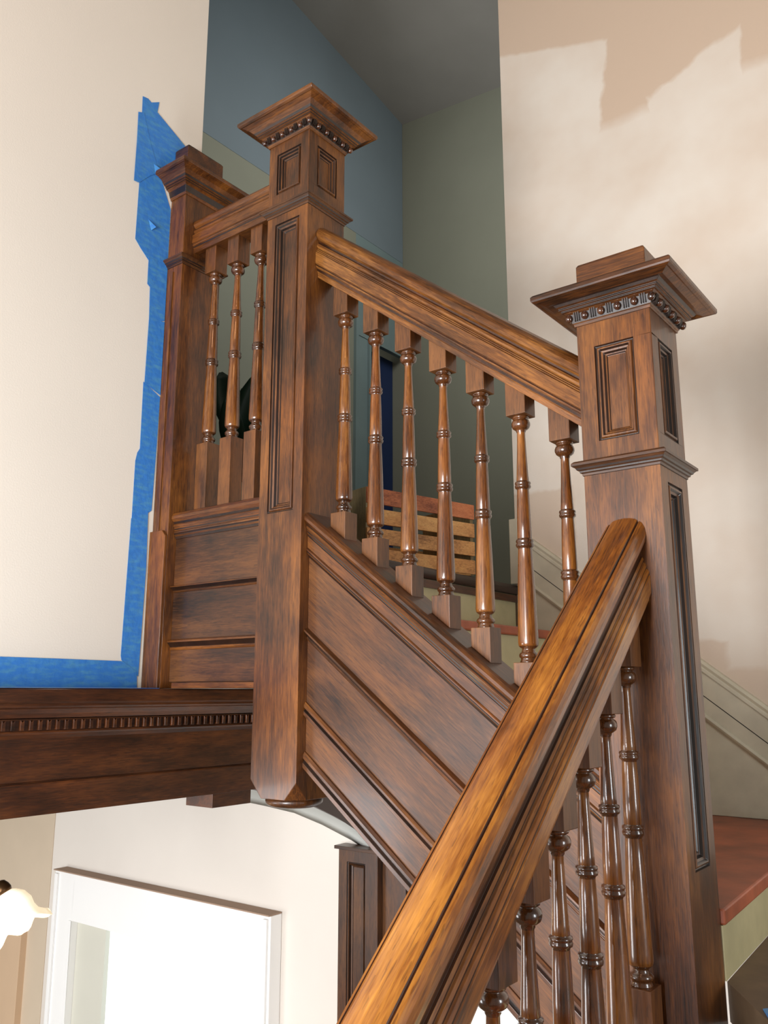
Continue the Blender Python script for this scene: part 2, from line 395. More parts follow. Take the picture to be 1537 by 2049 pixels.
# ------------------------------------------------------------------ stair skirting on the right wall
zt = lambda y: -.038 + (y - .704) * .777
sk = struct(MB().prism([(XW - .014, .45, zt(.45) - .186), (XW - .014, YL, zt(YL) - .186), (XW - .014, YL, zt(YL) - .032), (XW - .014, .45, zt(.45) - .032)], (.014, 0, 0)).build('baseboard_right', mat_cream))
def skprism(prof, name, mat):
    y0, y1 = .45, YL - .002
    return MB().prism([(XW - a, y0, zt(y0) + c * 1.08) for a, c in prof], (0, y1 - y0, .777 * (y1 - y0)), False).build(name, mat, sk)
skprism([(0, .0), (.016, -.002), (.021, -.012), (.017, -.022), (.020, -.027), (.020, -.036), (.0145, -.038), (0, -.038)], 'cap_moulding', mat_cream)
skprism([(.010, -.1085), (.0146, -.1085), (.0146, -.1115), (.010, -.1115)], 'crack', mat_black)
skprism([(0, -.160), (.018, -.161), (.022, -.170), (.017, -.178), (0, -.180)], 'bead', mat_cream)
MB().prism([(XW - .006, .45, ZW + .001), (XW - .006, 1.50, ZW + .001), (XW - .006, 1.50, zt(1.50) - .194), (XW - .006, .45, zt(.45) - .194)], (.006, 0, 0)).build('lower_board', mat_cream, sk)
MB().box(XW - .032, XW + .0, YL - .028, YL + .01, ZL + .002, .655).build('end_block', mat_cream, sk, .003)

# ------------------------------------------------------------------ newels
PROF = [(0, 0), (.0015, -.004), (.004, -.004), (.006, .001), (.0095, .0015), (.012, -.004), (.0155, -.005), (.018, -.010), (.0205, -.0105), (.0215, -.013)]
PROFB = [(0, 0), (.0015, -.004), (.004, -.004), (.006, .001), (.0095, .0015), (.013, -.003), (.017, -.005), (.020, -.011), (.0235, -.0115), (.026, -.014)]
def panelled_box(cx, cy, h, z0, z1, left, front, prof=PROF, hy=None, bottom=True):
    """square post; left = panels on the -X face, front = panels on the -Y face (each (half width, z0, z1, offset))"""
    b = MB(); hy = hy or h
    fl = [(hy - a - o, hy + a - o, p - z0, q - z0) for a, p, q, o in left]
    ff = [(h - a + o, h + a + o, p - z0, q - z0) for a, p, q, o in front]
    b.face_panel((cx - h, cy + hy, z0), (0, -1, 0), (0, 0, 1), (-1, 0, 0), 2 * hy, z1 - z0, [(2*hy-y1, 2*hy-y0, a, c) for y0, y1, a, c in fl], prof)
    b.face_panel((cx - h, cy - hy, z0), (1, 0, 0), (0, 0, 1), (0, -1, 0), 2 * h, z1 - z0, ff, prof)
    b.add([(cx + h, cy - hy, z0), (cx + h, cy + hy, z0), (cx + h, cy + hy, z1), (cx + h, cy - hy, z1)], [(0, 1, 2, 3)])
    b.add([(cx + h, cy + hy, z0), (cx - h, cy + hy, z0), (cx - h, cy + hy, z1), (cx + h, cy + hy, z1)], [(0, 1, 2, 3)])
    b.add([(cx - h, cy - hy, z) for z in (z0, z1)] + [(cx + h, cy - hy, z) for z in (z0, z1)] + [(cx + h, cy + hy, z) for z in (z0, z1)] + [(cx - h, cy + hy, z) for z in (z0, z1)], [(1, 3, 5, 7)] + ([(0, 2, 4, 6)] if bottom else []))
    return b
egg_me = None
def foot_geo(b):
    # chamfered pendant foot: the faces run down flush while the corners are cut back
    a, h, z0, z1 = .037, S, -.204, -.246
    P4 = [(XN - h, Y2 - h), (XN + h, Y2 - h), (XN + h, Y2 + h), (XN - h, Y2 + h)]; o8 = []
    for i in range(4):
        p, prv, nxt = Vector(P4[i]), Vector(P4[i - 1]), Vector(P4[(i + 1) % 4])
        o8 += [p + (prv - p).normalized() * a, p + (nxt - p).normalized() * a]
    vs = [(*p, z0) for p in P4] + [(*p, z1) for p in o8]; fs = [tuple(range(4, 12))]
    for i in range(4):
        fs.append((i, 4 + 2 * i, 5 + 2 * i)); j = (i + 1) % 4; fs.append((i, 5 + 2 * i, 4 + 2 * j, j))
    b.add(vs, fs)
def newel(name, label, cx, cy, base, zk, zb, zc, left_lo, front_lo, left_up, front_up, block, hy=S, zbot=None, egg=True):
    """zk = collar level, zb = top of the box, zc = underside of the cap slab edge"""
    global egg_me
    t = thing(name, label, 'newel', (cx, cy, base))
    r = hy - S                                       # half newels are shallower in y
    q = lambda o, z: (S + o, hy + o, z)
    cyy = cy
    pb = panelled_box(cx, cyy, S, base, zk - .022, left_lo, front_lo, PROFB, hy, zbot is None)
    if zbot: foot_geo(pb)
    pb.build('shaft', W['z'], t, .0012)
    panelled_box(cx, cyy, S - .0005, zk - .022, zb + .01, left_up, front_up, PROF, hy).build('shaft_head', W['z'], t, .0012)
    MB().sqloft(cx, cyy, [q(0, zk - .024), q(.002, zk - .0235), q(.0025, zk - .019), q(.006, zk - .0175), q(.0065, zk - .014), q(.010, zk - .0125), q(.012, zk - .009), q(.016, zk - .0055), q(.0183, zk - .005), q(.0183, zk + .000), q(.014, zk + .004), q(.002, zk + .005), q(-.004, zk + .005)], dark=(0, 3, 5)).build('collar_moulding', W['y_dark'], t, .0006)
    # cap: astragal, egg-and-dart band, fillets, wide cove, slab
    c = zc
    MB().sqloft(cx, cyy, [q(-.002, zb - .006), q(.003, zb - .006), q(.004, zb - .001), q(.006, zb + .001), q(.008, zb + .006), q(.012, zb + .018), q(.018, zb + .022), q(.022, zb + .0225), q(.022, zb + .026), q(.026, zb + .027),
                          q(.026, zb + .031), q(.030, zb + .033), q(.034, zb + .038), q(.044, c - .0085), q(.057, c - .003), q(.060, c - .0035), q(.0655, c - .001), q(.0672, c + .002), q(.0672, c + .009), q(.064, c + .013), q(.050, c + .016), q(-.01, c + .018)], dark=(3, 4, 7, 9, 11)).build('cap', W['y'], t, .0006)
    MB().sqloft(cx, cyy, [q(-.003, c + .015), q(-.003, c + block - .005), q(-.006, c + block), q(-.010, c + block + .001)]).build('cap_block', W['y'], t, .002)
    if egg:
        if egg_me is None:
            e = MB(); e.lathe((0, 0, 0), [(.0015, -.0085), (.0048, -.0068), (.0072, -.0030), (.0076, .0012), (.0062, .0052), (.0036, .0076), (.0010, .0085)], 8)
            eo = e.build('egg_bead', W['egg'], None); egg_me = eo.data; bpy.data.objects.remove(eo)
            dm = MB(); dm.prism([(-.0012, -.002, .008), (.0012, -.002, .008), (.0006, -.0042, -.004), (0, -.003, -.009), (-.0006, -.0042, -.004)], (0, .004, 0))
            do = dm.build('dart', W['z_dark'], None); newel.dart = do.data; bpy.data.objects.remove(do)
        n = 6
        for side in ('left', 'front'):
            hh = (hy if side == 'left' else S) + .010
            cnt = n if hh > .06 else 4
            for i in range(cnt):
                a = -hh + (2 * hh) * i / (cnt - 1)
                p = (cx - S - .012, cyy + a, zb + .0105) if side == 'left' else (cx + a, cyy - hy - .012, zb + .0105)
                if side == 'front' and i == 0: continue
                o = bpy.data.objects.new('egg_bead', egg_me); COL.objects.link(o); o.parent = t; o.location = Vector(p) - t.location
            darts = MB()
            for i in range(cnt - 1):
                a = -hh + (2 * hh) * (i + .5) / (cnt - 1)
                for da in (-.0045, 0, .0045):
                    if side == 'left': darts.prism([(cx - S - .008, cyy + a + da - .0012, zb + .020), (cx - S - .008, cyy + a + da + .0012, zb + .020), (cx - S - .004, cyy + a + da + .0007, zb + .003), (cx - S - .004, cyy + a + da - .0007, zb + .003)], (-.0085, 0, 0))
                    else: darts.prism([(cx + a + da - .0012, cyy - hy - .008, zb + .020), (cx + a + da + .0012, cyy - hy - .008, zb + .020), (cx + a + da + .0007, cyy - hy - .004, zb + .003), (cx + a + da - .0007, cyy - hy - .004, zb + .003)], (0, -.0085, 0))
            do_ = darts.build('dart_carving', W['glaze'], t); do_['kind'] = 'stuff'
    return t

n3 = newel('newel_post', 'tall square newel post with raised cap block where the two handrails meet', XN, Y3, -2.4, .4362, .7287, .772,
           [], [(.040, -.299, .386, 0)], [(.040, .478, .673, 0)], [(.040, .478, .673, 0)], .087)
n2 = newel('newel_post', 'hanging newel post with rounded pendant foot at the top of the upper flight', XN, Y2, -.204, 1.3086, 1.5145, 1.5695,
           [(.045, .448, 1.26, 0)], [], [(.045, 1.353, 1.477, 0)], [(.041, 1.353, 1.477, 0)], .075, zbot=True)
MB().lathe((XN, Y2, 0), [(.060, -.2455), (.0675, -.247), (.070, -.252), (.069, -.258), (.063, -.2645), (.050, -.268), (.030, -.270)], 40).build('pendant_button', W['z_dark'], n2)

n1 = newel('newel_post', 'half newel post set against the white wall with blue tape around it', XN, 1.9645, .013, 1.300, 1.515, 1.571,
           [], [], [], [],   .117, hy=.0345, egg=False)
for ch in [c for c in bpy.data.objects if c.parent == n1]:      # the back half is cut off flush with the wall
    for v in ch.data.vertices:
        if v.co.y + n1.location.y > 1.9990: v.co.y = 1.9990 - n1.location.y
# moulding strips on the side of the wall newel
MB().box(XN - S - .004, XN - S, 1.968, 1.978, .45, 1.26).build('cover_strip', W['z'], n1, .001)
MB().prism([(XN - S - .010, 1.9300, .013), (XN - S - .010, 1.9985, .013), (XN - S - .010, 1.9985, .452), (XN - S - .010, 1.945, .452), (XN - S - .010, 1.9300, .436)], (.010, 0, 0)).build('plinth', W['z'], n1, .0015)

# ------------------------------------------------------------------ handrails
RL = [(.0, .0), (.012, -.001), (.0215, -.0035), (.0255, -.0065), (.0272, -.0115), (.0292, -.0085), (.034, -.012), (.0385, -.021), (.0405, -.034), (.0385, -.047), (.033, -.058), (.0285, -.065), (.0275, -.074),
      (.031, -.076), (.0335, -.081), (.0325, -.086), (.0355, -.088), (.038, -.093), (.037, -.098), (.040, -.100), (.0425, -.105), (.0415, -.110), (.0435, -.112), (.0435, -.143), (.040, -.146), (.038, -.157), (.0, -.157)]
RU = [(.0, .0), (.014, -.002), (.026, -.008), (.034, -.016), (.039, -.027), (.0395, -.036), (.036, -.043), (.030, -.049), (.0295, -.054), (.034, -.057), (.037, -.063), (.0365, -.069), (.033, -.072), (.035, -.074), (.035, -.077), (.038, -.079), (.038, -.082), (.042, -.084),
      (.042, -.118), (.0385, -.120), (.040, -.124), (.0385, -.128), (.036, -.130), (.036, -.138), (.033, -.141), (.031, -.156), (.0, -.156)]
def rail(name, label, prof, kz, start, d, lateral, mat, group, dark=()):
    """prof = half section (lateral, vertical), swept along the sheared vector d"""
    full = prof + [(-a, c) for a, c in prof[::-1] if a > 0]
    L = Vector(lateral); b = MB()
    nf = len(full); npf = len(prof)
    b.prism([Vector(start) + L * a + Vector((0, 0, c * kz)) for a, c in full], d, False, set(dark) | {nf - 1 - i for i in dark})
    o = b.build(name, mat, None, .0006)
    return tag(o, label, 'handrail', group)
zr2 = lambda y: 1.241 - M2 * (1.4155 - y)
ya, yb_ = Y3 + S, Y2 - S
rail('handrail', 'dark moulded upper handrail sloping from hanging newel down to tall newel', RU, 1.0, (XN, ya + .0005, zr2(ya)), (0, yb_ - ya - .001, (yb_ - ya) * M2), (1, 0, 0), W['rail2'], 'handrails of the staircase', (7, 8, 12, 14, 16, 19, 22))
rail('handrail', 'short level handrail between wall newel and hanging newel', RU, .76, (XN, Y2 + S + .0005, 1.447), (0, 1.9295 - Y2 - S, 0), (1, 0, 0), W['y'], 'handrails of the staircase', (7, 8, 12, 14, 16, 19, 22))
zr3 = lambda x: .320 - M3 * (XN - S - x)
XE = -.25
rail('handrail', 'broad amber handrail of the lower flight running toward the viewer', RL, 1.0, (XE, Y3, zr3(XE)), (XN - S - XE - .0005, 0, (XN - S - XE) * M3), (0, -1, 0), W['rail3'], 'handrails of the staircase', (3, 4, 11, 12, 14, 17, 20))

# ------------------------------------------------------------------ strings and apron
def moulded(parent, prof, start, d, side, mats, name, dark=()):
    """one moulding: closed section (out, z) extruded along d; side = outward unit vector"""
    b = MB(); b.prism([Vector(start) + Vector(side) * a + Vector((0, 0, c)) for a, c in prof], d, False, dark)
    return b.build(name, mats, parent, .0005)
def string_set(t, start, d, side, thick, ms, mp, Z, kz=1.0, both=False):
    """Z: dict of heights relative to start. out distances measured from board centre plane"""
    f = .045
    R = lambda prof, nm, m, dk=(): moulded(t, prof, start, d, side, m, nm, dk)
    z = Z
    R([(f - .004, z['bot']), (f - .004, z['top'] - .02), (-.035, z['top'] - .02), (-.035, z['bot'])], 'board', mp)
    k = z['top']
    R([(-.042, k), (.052, k), (.060, k - .004), (.0655, k - .012), (.0655, k - .020), (.059, k - .028), (.055, k - .034), (-.042, k - .034)], 'cap_moulding', ms, (5, 6))
    k2 = k - .034
    R([(f - .006, k2), (.0555, k2), (.0575, k2 - .004), (.0555, k2 - .008), (.0555, k2 - .009), (.0535, k2 - .013), (.0535, k2 - .017), (.0515, k2 - .021), (.0515, k2 - .025), (f - .006, k2 - .026)], 'reeded_moulding', ms, (3, 5, 7))
    k3 = k2 - .026
    R([(f - .006, k3), (.0515, k3), (.0515, z['frieze']), (f - .006, z['frieze'])], 'frieze', ms)
    q = z['frieze']
    R([(f - .006, q), (.0525, q), (.0555, q - .003), (.0555, q - .007), (.053, q - .010), (.053, q - .012), (.050, q - .016), (.047, q - .023), (f - .006, q - .023)], 'bead_moulding', ms, (3, 4, 6))
    zz = [q - .023] + z['bands']
    for i, (za, zb2) in enumerate(z['panels']):
        R([(f - .006, za), (f, za), (f, zb2), (f - .006, zb2)], 'panel', mp)
    for za, zb2, kind in z['strips']:
        hgt = za - zb2
        if kind == 'ledge':
            R([(f - .006, za), (f + .002, za), (f + .013, za - hgt * .14), (f + .0145, za - hgt * .30), (f + .010, za - hgt * .42), (f + .002, za - hgt * .72), (f + .004, za - hgt * .85), (f + .0015, zb2), (f - .006, zb2)], 'ledge_moulding', ms, (3, 4))
        else:
            R([(f - .006, za), (f + .004, za), (f + .0085, za - hgt * .2), (f + .0085, za - hgt * .38), (f + .004, za - hgt * .5), (f + .010, za - hgt * .62), (f + .010, za - hgt * .9), (f + .003, zb2), (f - .006, zb2)], 'double_bead_moulding', ms, (3, 4))
zs2 = .440
t = thing('stair_string', 'closed panelled string of the upper flight below its sloping spindles', 'stair string', (XN, Y3 + S, -.7), 'stair strings')
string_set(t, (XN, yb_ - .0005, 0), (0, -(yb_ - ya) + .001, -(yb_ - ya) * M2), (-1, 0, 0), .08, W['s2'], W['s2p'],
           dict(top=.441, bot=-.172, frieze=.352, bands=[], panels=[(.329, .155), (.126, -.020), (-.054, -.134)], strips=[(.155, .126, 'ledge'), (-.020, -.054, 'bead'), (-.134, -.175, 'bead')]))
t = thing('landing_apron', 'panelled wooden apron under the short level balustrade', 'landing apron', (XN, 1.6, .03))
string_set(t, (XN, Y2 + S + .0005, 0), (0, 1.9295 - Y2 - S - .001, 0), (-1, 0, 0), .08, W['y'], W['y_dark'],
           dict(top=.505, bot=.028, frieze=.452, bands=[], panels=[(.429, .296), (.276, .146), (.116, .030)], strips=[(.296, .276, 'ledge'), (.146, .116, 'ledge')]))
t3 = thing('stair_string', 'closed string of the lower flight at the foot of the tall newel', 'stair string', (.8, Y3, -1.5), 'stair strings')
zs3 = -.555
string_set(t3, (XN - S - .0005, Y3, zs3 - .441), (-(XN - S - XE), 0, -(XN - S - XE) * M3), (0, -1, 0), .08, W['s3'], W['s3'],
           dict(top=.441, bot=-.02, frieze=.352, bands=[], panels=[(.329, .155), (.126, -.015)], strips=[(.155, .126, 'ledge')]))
# steps of the lower flight, under the viewer
lf = thing('lower_stair_flight', 'painted lower stair flight under the amber handrail', 'stairs', (.6, 0, -2.3))
for k in range(7):
    x1 = 1.30 - .218 * k; z = -.496 - .1805 * (k + 1)
    MB().box(x1 - .218 - .015, x1, -.6, Y3 - .052, z - .028, z).build('tread', mat_tread, lf)
    MB().box(x1, x1 + .016, -.6, Y3 - .052, z, z + .1805 - .028 if k else -.565).build('riser', mat_riser, lf)

# ------------------------------------------------------------------ balusters
SP = [(.0125, .021), (.0165, .0195), (.0185, .0165), (.0175, .0135), (.0145, .0125), (.0145, .0110), (.0185, .0085), (.0203, .0035), (.0203, -.0015), (.0180, -.0070), (.0135, -.0105), (.0105, -.0120), (.0105, -.0145), (.0088, -.0175), (.0090, -.030), (.0105, -.070), (.0125, -.112), (.0133, -.1255),
      (.0128, -.1265), (.0165, -.1280), (.0172, -.1310), (.0160, -.1330), (.0160, -.1345), (.0172, -.1370), (.0165, -.1405), (.0135, -.1425), (.0126, -.1455), (.0136, -.170), (.0148, -.215), (.0153, -.2500),
      (.0148, -.2510), (.0182, -.2530), (.0190, -.2565), (.0176, -.2590), (.0176, -.2605), (.0192, -.2635), (.0182, -.2680), (.0155, -.2700), (.0146, -.2730), (.0158, -.300), (.0178, -.350), (.0196, -.410), (.0209, -.455), (.0212, -.468), (.0200, -.4745), (.0165, -.4780),
      (.0135, -.4795), (.0132, -.4830), (.0145, -.4845), (.0140, -.4865), (.0175, -.4885), (.0200, -.4925), (.0192, -.4970), (.0165, -.4990), (.0165, -.5020), (.0178, -.5060), (.0185, -.5090)]
# the beads, bulbs and necks are stained darker than the tapered lengths between them
SPD = [k for k in range(len(SP) - 1) if SP[k][1] > -.0175 or -.124 > SP[k][1] > -.1445 or -.2495 > SP[k][1] > -.272 or SP[k][1] < -.470]
B = .0235
def baluster(label, mx, my, top, bot, group, blockmat='blk', scale=1.0, lenk=1.0):
    """origin = bulb centre; top/bot = heights of the rail underside and the string top at the axis; mx,my = slopes"""
    t = thing('baluster', label, 'baluster', (0, 0, 0), group)
    def blk(za, zb, sl_top, sl_bot, nm):
        vs = []
        for x, y in ((-B, -B), (B, -B), (B, B), (-B, B)):
            vs.append((x, y, za + (mx * x + my * y if sl_bot else 0)))
        for x, y in ((-B, -B), (B, -B), (B, B), (-B, B)):
            vs.append((x, y, zb + (mx * x + my * y if sl_top else 0)))
        MB().add(vs, [(0, 1, 2, 3), (4, 5, 6, 7), (0, 1, 5, 4), (1, 2, 6, 5), (2, 3, 7, 6), (3, 0, 4, 7)]).build(nm, W[blockmat], t, .0012)
    blk(.0190, top, True, False, 'upper_block')
    s = MB(); s.lathe((0, 0, 0), [(r * scale, z * lenk if z < -.02 else z) for r, z in SP], 28, dark=SPD); s.build('turned_spindle', W['bal'], t)
    blk(bot, -.508 * lenk, False, True, 'lower_block')
    return t
# upper flight: seven
yy = [1.342 - .100 * k for k in range(7)]
zbf = lambda y: .945 - .752 * (1.342 - y)
ordn = ['nearest the hanging newel', 'second from the hanging newel', 'third from the hanging newel', 'middle one of the seven', 'third from the tall newel', 'second from the tall newel', 'nearest the tall newel']
for k, y in enumerate(yy):
    zb_ = zbf(y)
    tb = zr2(y) - .155 - zb_; bb = (.441 - M2 * (1.4155 - y)) - zb_
    t = baluster('turned oak spindle of the sloping upper balustrade, ' + ordn[k], 0, M2, tb, bb, 'spindles of the upper flight')
    t.location = (XN, y, zb_)
# level landing balustrade: three
proto = baluster('turned oak spindle of the level balustrade, next to the wall newel', 0, 0, 1.447 - .157 * .76 - 1.228 + .001, .505 - 1.228, 'spindles of the landing balustrade', lenk=1.022)
proto.location = (XN, 1.862, 1.228)
for y, lab in ((1.763, 'turned oak spindle of the level balustrade, middle one of three'), (1.665, 'turned oak spindle of the level balustrade, half hidden by the hanging newel')):
    copy_thing(proto, (XN, y, 1.228), lab)
# lower flight
words = ['nearest the tall newel', 'second from the tall newel', 'third down from the tall newel', 'fourth down from the tall newel', 'fifth down from the tall newel', 'sixth down, cut by the bottom edge']
proto3 = None
for k in range(6):
    x = 1.474 - .0955 * k; zb_ = .026 - M3 * .0955 * k * .985
    if proto3 is None:
        proto3 = baluster('turned oak spindle under the amber lower handrail, ' + words[0], M3, 0, zr3(x) - .156 - zb_, zs3 - M3 * (XN - S - x) - zb_, 'spindles of the lower flight', lenk=.975)
        proto3.location = (x, Y3, zb_)
    else: copy_thing(proto3, (x, Y3, .026 - M3 * .0955 * k), 'turned oak spindle under the amber lower handrail, ' + words[k])

# ------------------------------------------------------------------ beam under the white wall
bm_ = thing('cornice_beam', 'long dark wooden beam with dentil moulding under the white wall', 'beam', (.4, 2.0, -.282))
x0, x1 = -2.6, 2.66
def bprof(p, nm, mat=None): MB().prism([(x0, 1.93 - a, z) for a, z in p], (x1 - x0, 0, 0)).build(nm, mat or W['x'], bm_, .0005)
bprof([(-.12, .012), (.030, .012), (.034, .008), (.034, -.020), (.030, -.024), (.026, -.025), (.027, -.030), (.025, -.034), (.020, -.037), (.014, -.048), (.010, -.058), (-.12, -.060)], 'cornice_moulding')
bprof([(-.12, -.060), (.001, -.060), (.001, -.088), (-.12, -.088)], 'dentil_band', W['x'])
bprof([(-.12, -.088), (.006, -.088), (.008, -.092), (.006, -.096), (.003, -.099), (-.004, -.106), (-.12, -.106)], 'bed_moulding')
bprof([(-.12, -.106), (-.004, -.106), (-.004, -.204), (-.008, -.206), (-.008, -.2085), (-.12, -.2085)], 'upper_fascia')
bprof([(-.12, -.2085), (-.003, -.2085), (-.002, -.212), (-.002, -.282), (-.12, -.282)], 'lower_fascia')
dme = None
for i in range(64):
    xx = .72 + i * .0232
    if dme is None:
        dd = MB().prism([(0, 0, 0), (.0095, 0, 0), (.0095, 0, .0235), (.0048, 0, .019), (0, 0, .0235)], (0, -.0085, 0)).build('dentil', W['x'], bm_, .0008); dme = dd.data
        dd.location = Vector((xx, 1.929, -.0865)) - bm_.location
        md0 = dd
        # mesh data was built relative to the parent; recentre it
        for v in dme.vertices: v.co += bm_.location
    else:
        dd = md0.copy(); COL.objects.link(dd); dd.location = Vector((xx, 1.929, -.0865)) - bm_.location
# base moulding of the apron mitred against the beam cornice
b = MB(); b.prism([(XN - .064, Y2 + S + .001, z) for z in (.0275, .0122)] + [(XN - .030, Y2 + S + .001, z) for z in (.0122, .0275)], (0, 1.895 - Y2 - S, 0))
b.build('apron_base_strip', W['y'], t if False else bpy.data.objects['landing_apron'], .002)
MB().box(1.735, 1.885, 1.945, 2.06, -.322, -.2825).build('hanging_block', W['x'], bm_, .001)

# ------------------------------------------------------------------ soffit under landing and upper flight
wall_line = [(2.95, -.440), (2.82, -.447), (2.66, -.458), (2.50, -.472), (2.35, -.505), (2.20, -.550), (2.10, -.590), (2.02, -.630), (1.95, -.67)]
def drop(t_):      # how steeply the vault falls towards the wall, by direction
    tb = [(.60, .250), (.73, .250), (.79, .221), (.824, .206), (.88, .189), (.936, .177), (1.0, .1715), (1.056, .1665), (1.2, .158), (2.0, .150)]
    for (a, p), (c, q_) in zip(tb, tb[1:]):
        if a <= t_ <= c: return p + (q_ - p) * (t_ - a) / (c - a)
    return tb[0][1] if t_ < tb[0][0] else tb[-1][1]
nx, ny = 7, 12; vs = []
for j_ in range(ny):
    y = 2.062 + (2.95 - 2.062) * j_ / (ny - 1)
    for i_ in range(nx):
        x = 1.64 + (2.585 - 1.64) * i_ / (nx - 1); vs.append((x, y, -drop(y / x) * x + .048))
top_ = [(x, y, -.12) for x, y, z in vs]; n_ = len(vs)
fs = [(j_ * nx + i_, j_ * nx + i_ + 1, (j_ + 1) * nx + i_ + 1, (j_ + 1) * nx + i_) for j_ in range(ny - 1) for i_ in range(nx - 1)]
fs += [tuple(n_ + v for v in f_) for f_ in fs]
rim = [i_ for i_ in range(nx)] + [j_ * nx + nx - 1 for j_ in range(1, ny)] + [(ny - 1) * nx + i_ for i_ in range(nx - 2, -1, -1)] + [j_ * nx for j_ in range(ny - 2, 0, -1)]
fs += [(rim[k], rim[(k + 1) % len(rim)], n_ + rim[(k + 1) % len(rim)], n_ + rim[k]) for k in range(len(rim))]
so = struct(MB().add(vs + top_, fs, False).build('ceiling_soffit', mat_soffit))
# plaster cove between the vault and the wall, dying out towards the panelling
vs = []
for y, z in wall_line[:7]:
    kk = min(1, max(0.02, (y - 2.12) / .30)); zi = -drop(y / 2.585) * 2.585 + .047
    vs += [(2.586, y, zi), (2.620, y, zi - .010 * kk), (2.648, y, zi * .4 + (z - .004) * .6), (2.669, y, z - .004 * kk), (2.669, y, zi + .05), (2.586, y, zi + .05)]
fs = []
for k in range(6):
    for i in range(6): a, c = 6 * k + i, 6 * k + (i + 1) % 6; fs.append((a, c, c + 6, a + 6))
fs += [tuple(range(6)), tuple(36 + i for i in range(6))]
struct(MB().add(vs, fs, True).build('trim_2', mat_plaster))

# ------------------------------------------------------------------ panelled cupboard under the flight
cp = thing('under_stair_panelling', 'dark panelled wood upright under the stairs beside the bright opening', 'panelling', (2.63, 2.1, -2.4))
xp = 2.615
b = MB(); yA, yB = 2.215, 2.030; ztop = -.575
b.face_panel((xp, yA, -2.4), (0, -1, 0), (0, 0, 1), (-1, 0, 0), yA - yB, ztop + 2.4, [(.040, .128, .25, 2.4 + ztop - .042)], [(0, 0), (.001, -.004), (.0045, -.005), (.007, .0015), (.010, -.002), (.013, -.012), (.018, -.014), (.019, -.017)])
b.add([(xp, yA, -2.4), (xp + .054, yA, -2.4), (xp + .054, yA, ztop), (xp, yA, ztop), (xp, yB, -2.4), (xp + .054, yB, -2.4), (xp + .054, yB, ztop), (xp, yB, ztop)], [(0, 1, 2, 3), (4, 5, 6, 7), (3, 2, 6, 7), (1, 2, 6, 5)])
b.build('panelled_frame', W['z_dark'], cp, .0008)
MB().box(xp - .012, 2.668, yB, yA + .014, ztop, ztop + .012).build('top_moulding', W['y_dark'], cp, .001)
MB().box(xp + .030, 2.668, 1.925, yB, -2.4, -.578).build('side_board', W['z_dark'], cp, .001)
MB().box(xp + .045, 2.668, 1.885, 1.924, -2.4, -.578).build('side_board', W['z_dark'], cp, .001)
MB().box(xp + .046, 2.668, 1.74, 1.884, -2.4, -.578).build('side_board', W['z_dark'], cp, .001)

# ------------------------------------------------------------------ white door casing on the lower hall wall, opening filled with an added glow
def cased_opening(name, tn, y0, y1, zt_, zbt, jl):
    xo = 2.606; cw = .165
    wdw = struct(MB().box(2.664, 2.668, y0 + cw, y1 - cw, zbt, zt_ - cw * 1.28).build(name, mat_pane))
    fr = MB(); fr.box(xo, 2.668, y0, y0 + cw, zbt, zt_); fr.box(xo, 2.668, y1 - cw, y1, zbt, zt_); fr.box(xo, 2.668, y0 + cw, y1 - cw, zt_ - cw * 1.28, zt_)
    fr.box(xo - .012, xo, y0 + .012, y0 + .035, zbt, zt_ - .012); fr.box(xo - .012, xo, y1 - .035, y1 - .012, zbt, zt_ - .012)
    fr.box(xo - .006, xo, y1 - cw, y1 - cw + .02, zbt, zt_ - cw * 1.28)
    fr.build('casing', mat_trimwhite, wdw, .002)
    MB().box(xo - .012, 2.668, y0, y1, zt_ + .0005, zt_ + .006).build('dusty_top_ledge', mat_dust, wdw)
    return wdw
w1 = cased_opening('cased_opening_1', 'casing', 2.555, 4.055, -.862, -2.2, 0)
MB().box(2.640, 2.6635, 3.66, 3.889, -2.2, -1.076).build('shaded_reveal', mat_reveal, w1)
MB().box(2.650, 2.6635, 2.745, 2.80, -2.2, -1.075).build('inner_stile', mat_trimwhite, w1)
w2 = cased_opening('cased_opening_2', 'casing', 1.05, 1.72, -.90, -2.2, 0)  # made-up second opening with the same added glow, for a bright patch
# tan door slab by the lamp
b = MB(); b.box(2.63, 2.668, 4.36, 5.2, -2.38, -1.075); struct(b.build('door_2', mat_tan, None, .002))

# ------------------------------------------------------------------ hanging lamp in the lower hall
R_ = Vector((.608, -.794, -.001)); U_ = Vector((-.165, -.127, .978)); F_ = Vector((.777, .594, .208))
fit = Vector((1.334, 2.311, -.528)); axis = (Vector((1.391, 2.27, -.626)) - fit + F_ * -.02).normalized()
lp = thing('hanging_lamp', 'lit frilled glass lamp on a bronze arm in the lower hall', 'lamp', fit)
def ruffle(r, z, a, k):
    wv = max(0, (z - .055) / .06) ** 1.5
    return r * (1 + .085 * wv * math.sin(6 * a)), z + .013 * wv * math.sin(6 * a + .6)
pts = [(.020, 0), (.030, .006), (.046, .022), (.054, .045), (.053, .066), (.058, .085), (.072, .102), (.080, .108)]
pin = [(r - .0025, z - .0005) for r, z in pts[::-1]]
s = MB(); s.lathe(fit, pts + pin, 48, axis, ruffle); s.build('glass_shade', mat_shade, lp)
MB().lathe(fit - axis * .012, [(.009, -.022), (.016, -.018), (.022, -.006), (.024, .004), (.021, .016)], 24, axis).build('fitter', mat_bronze, lp)
MB().lathe(fit + axis * .004, [(.010, 0), (.014, .012), (.022, .035), (.020, .052), (.008, .062)], 16, axis).build('light_bulb', mat_emit('bulb_glow', (1, .75, .42, 1), 6), lp)
top = fit - axis * .03
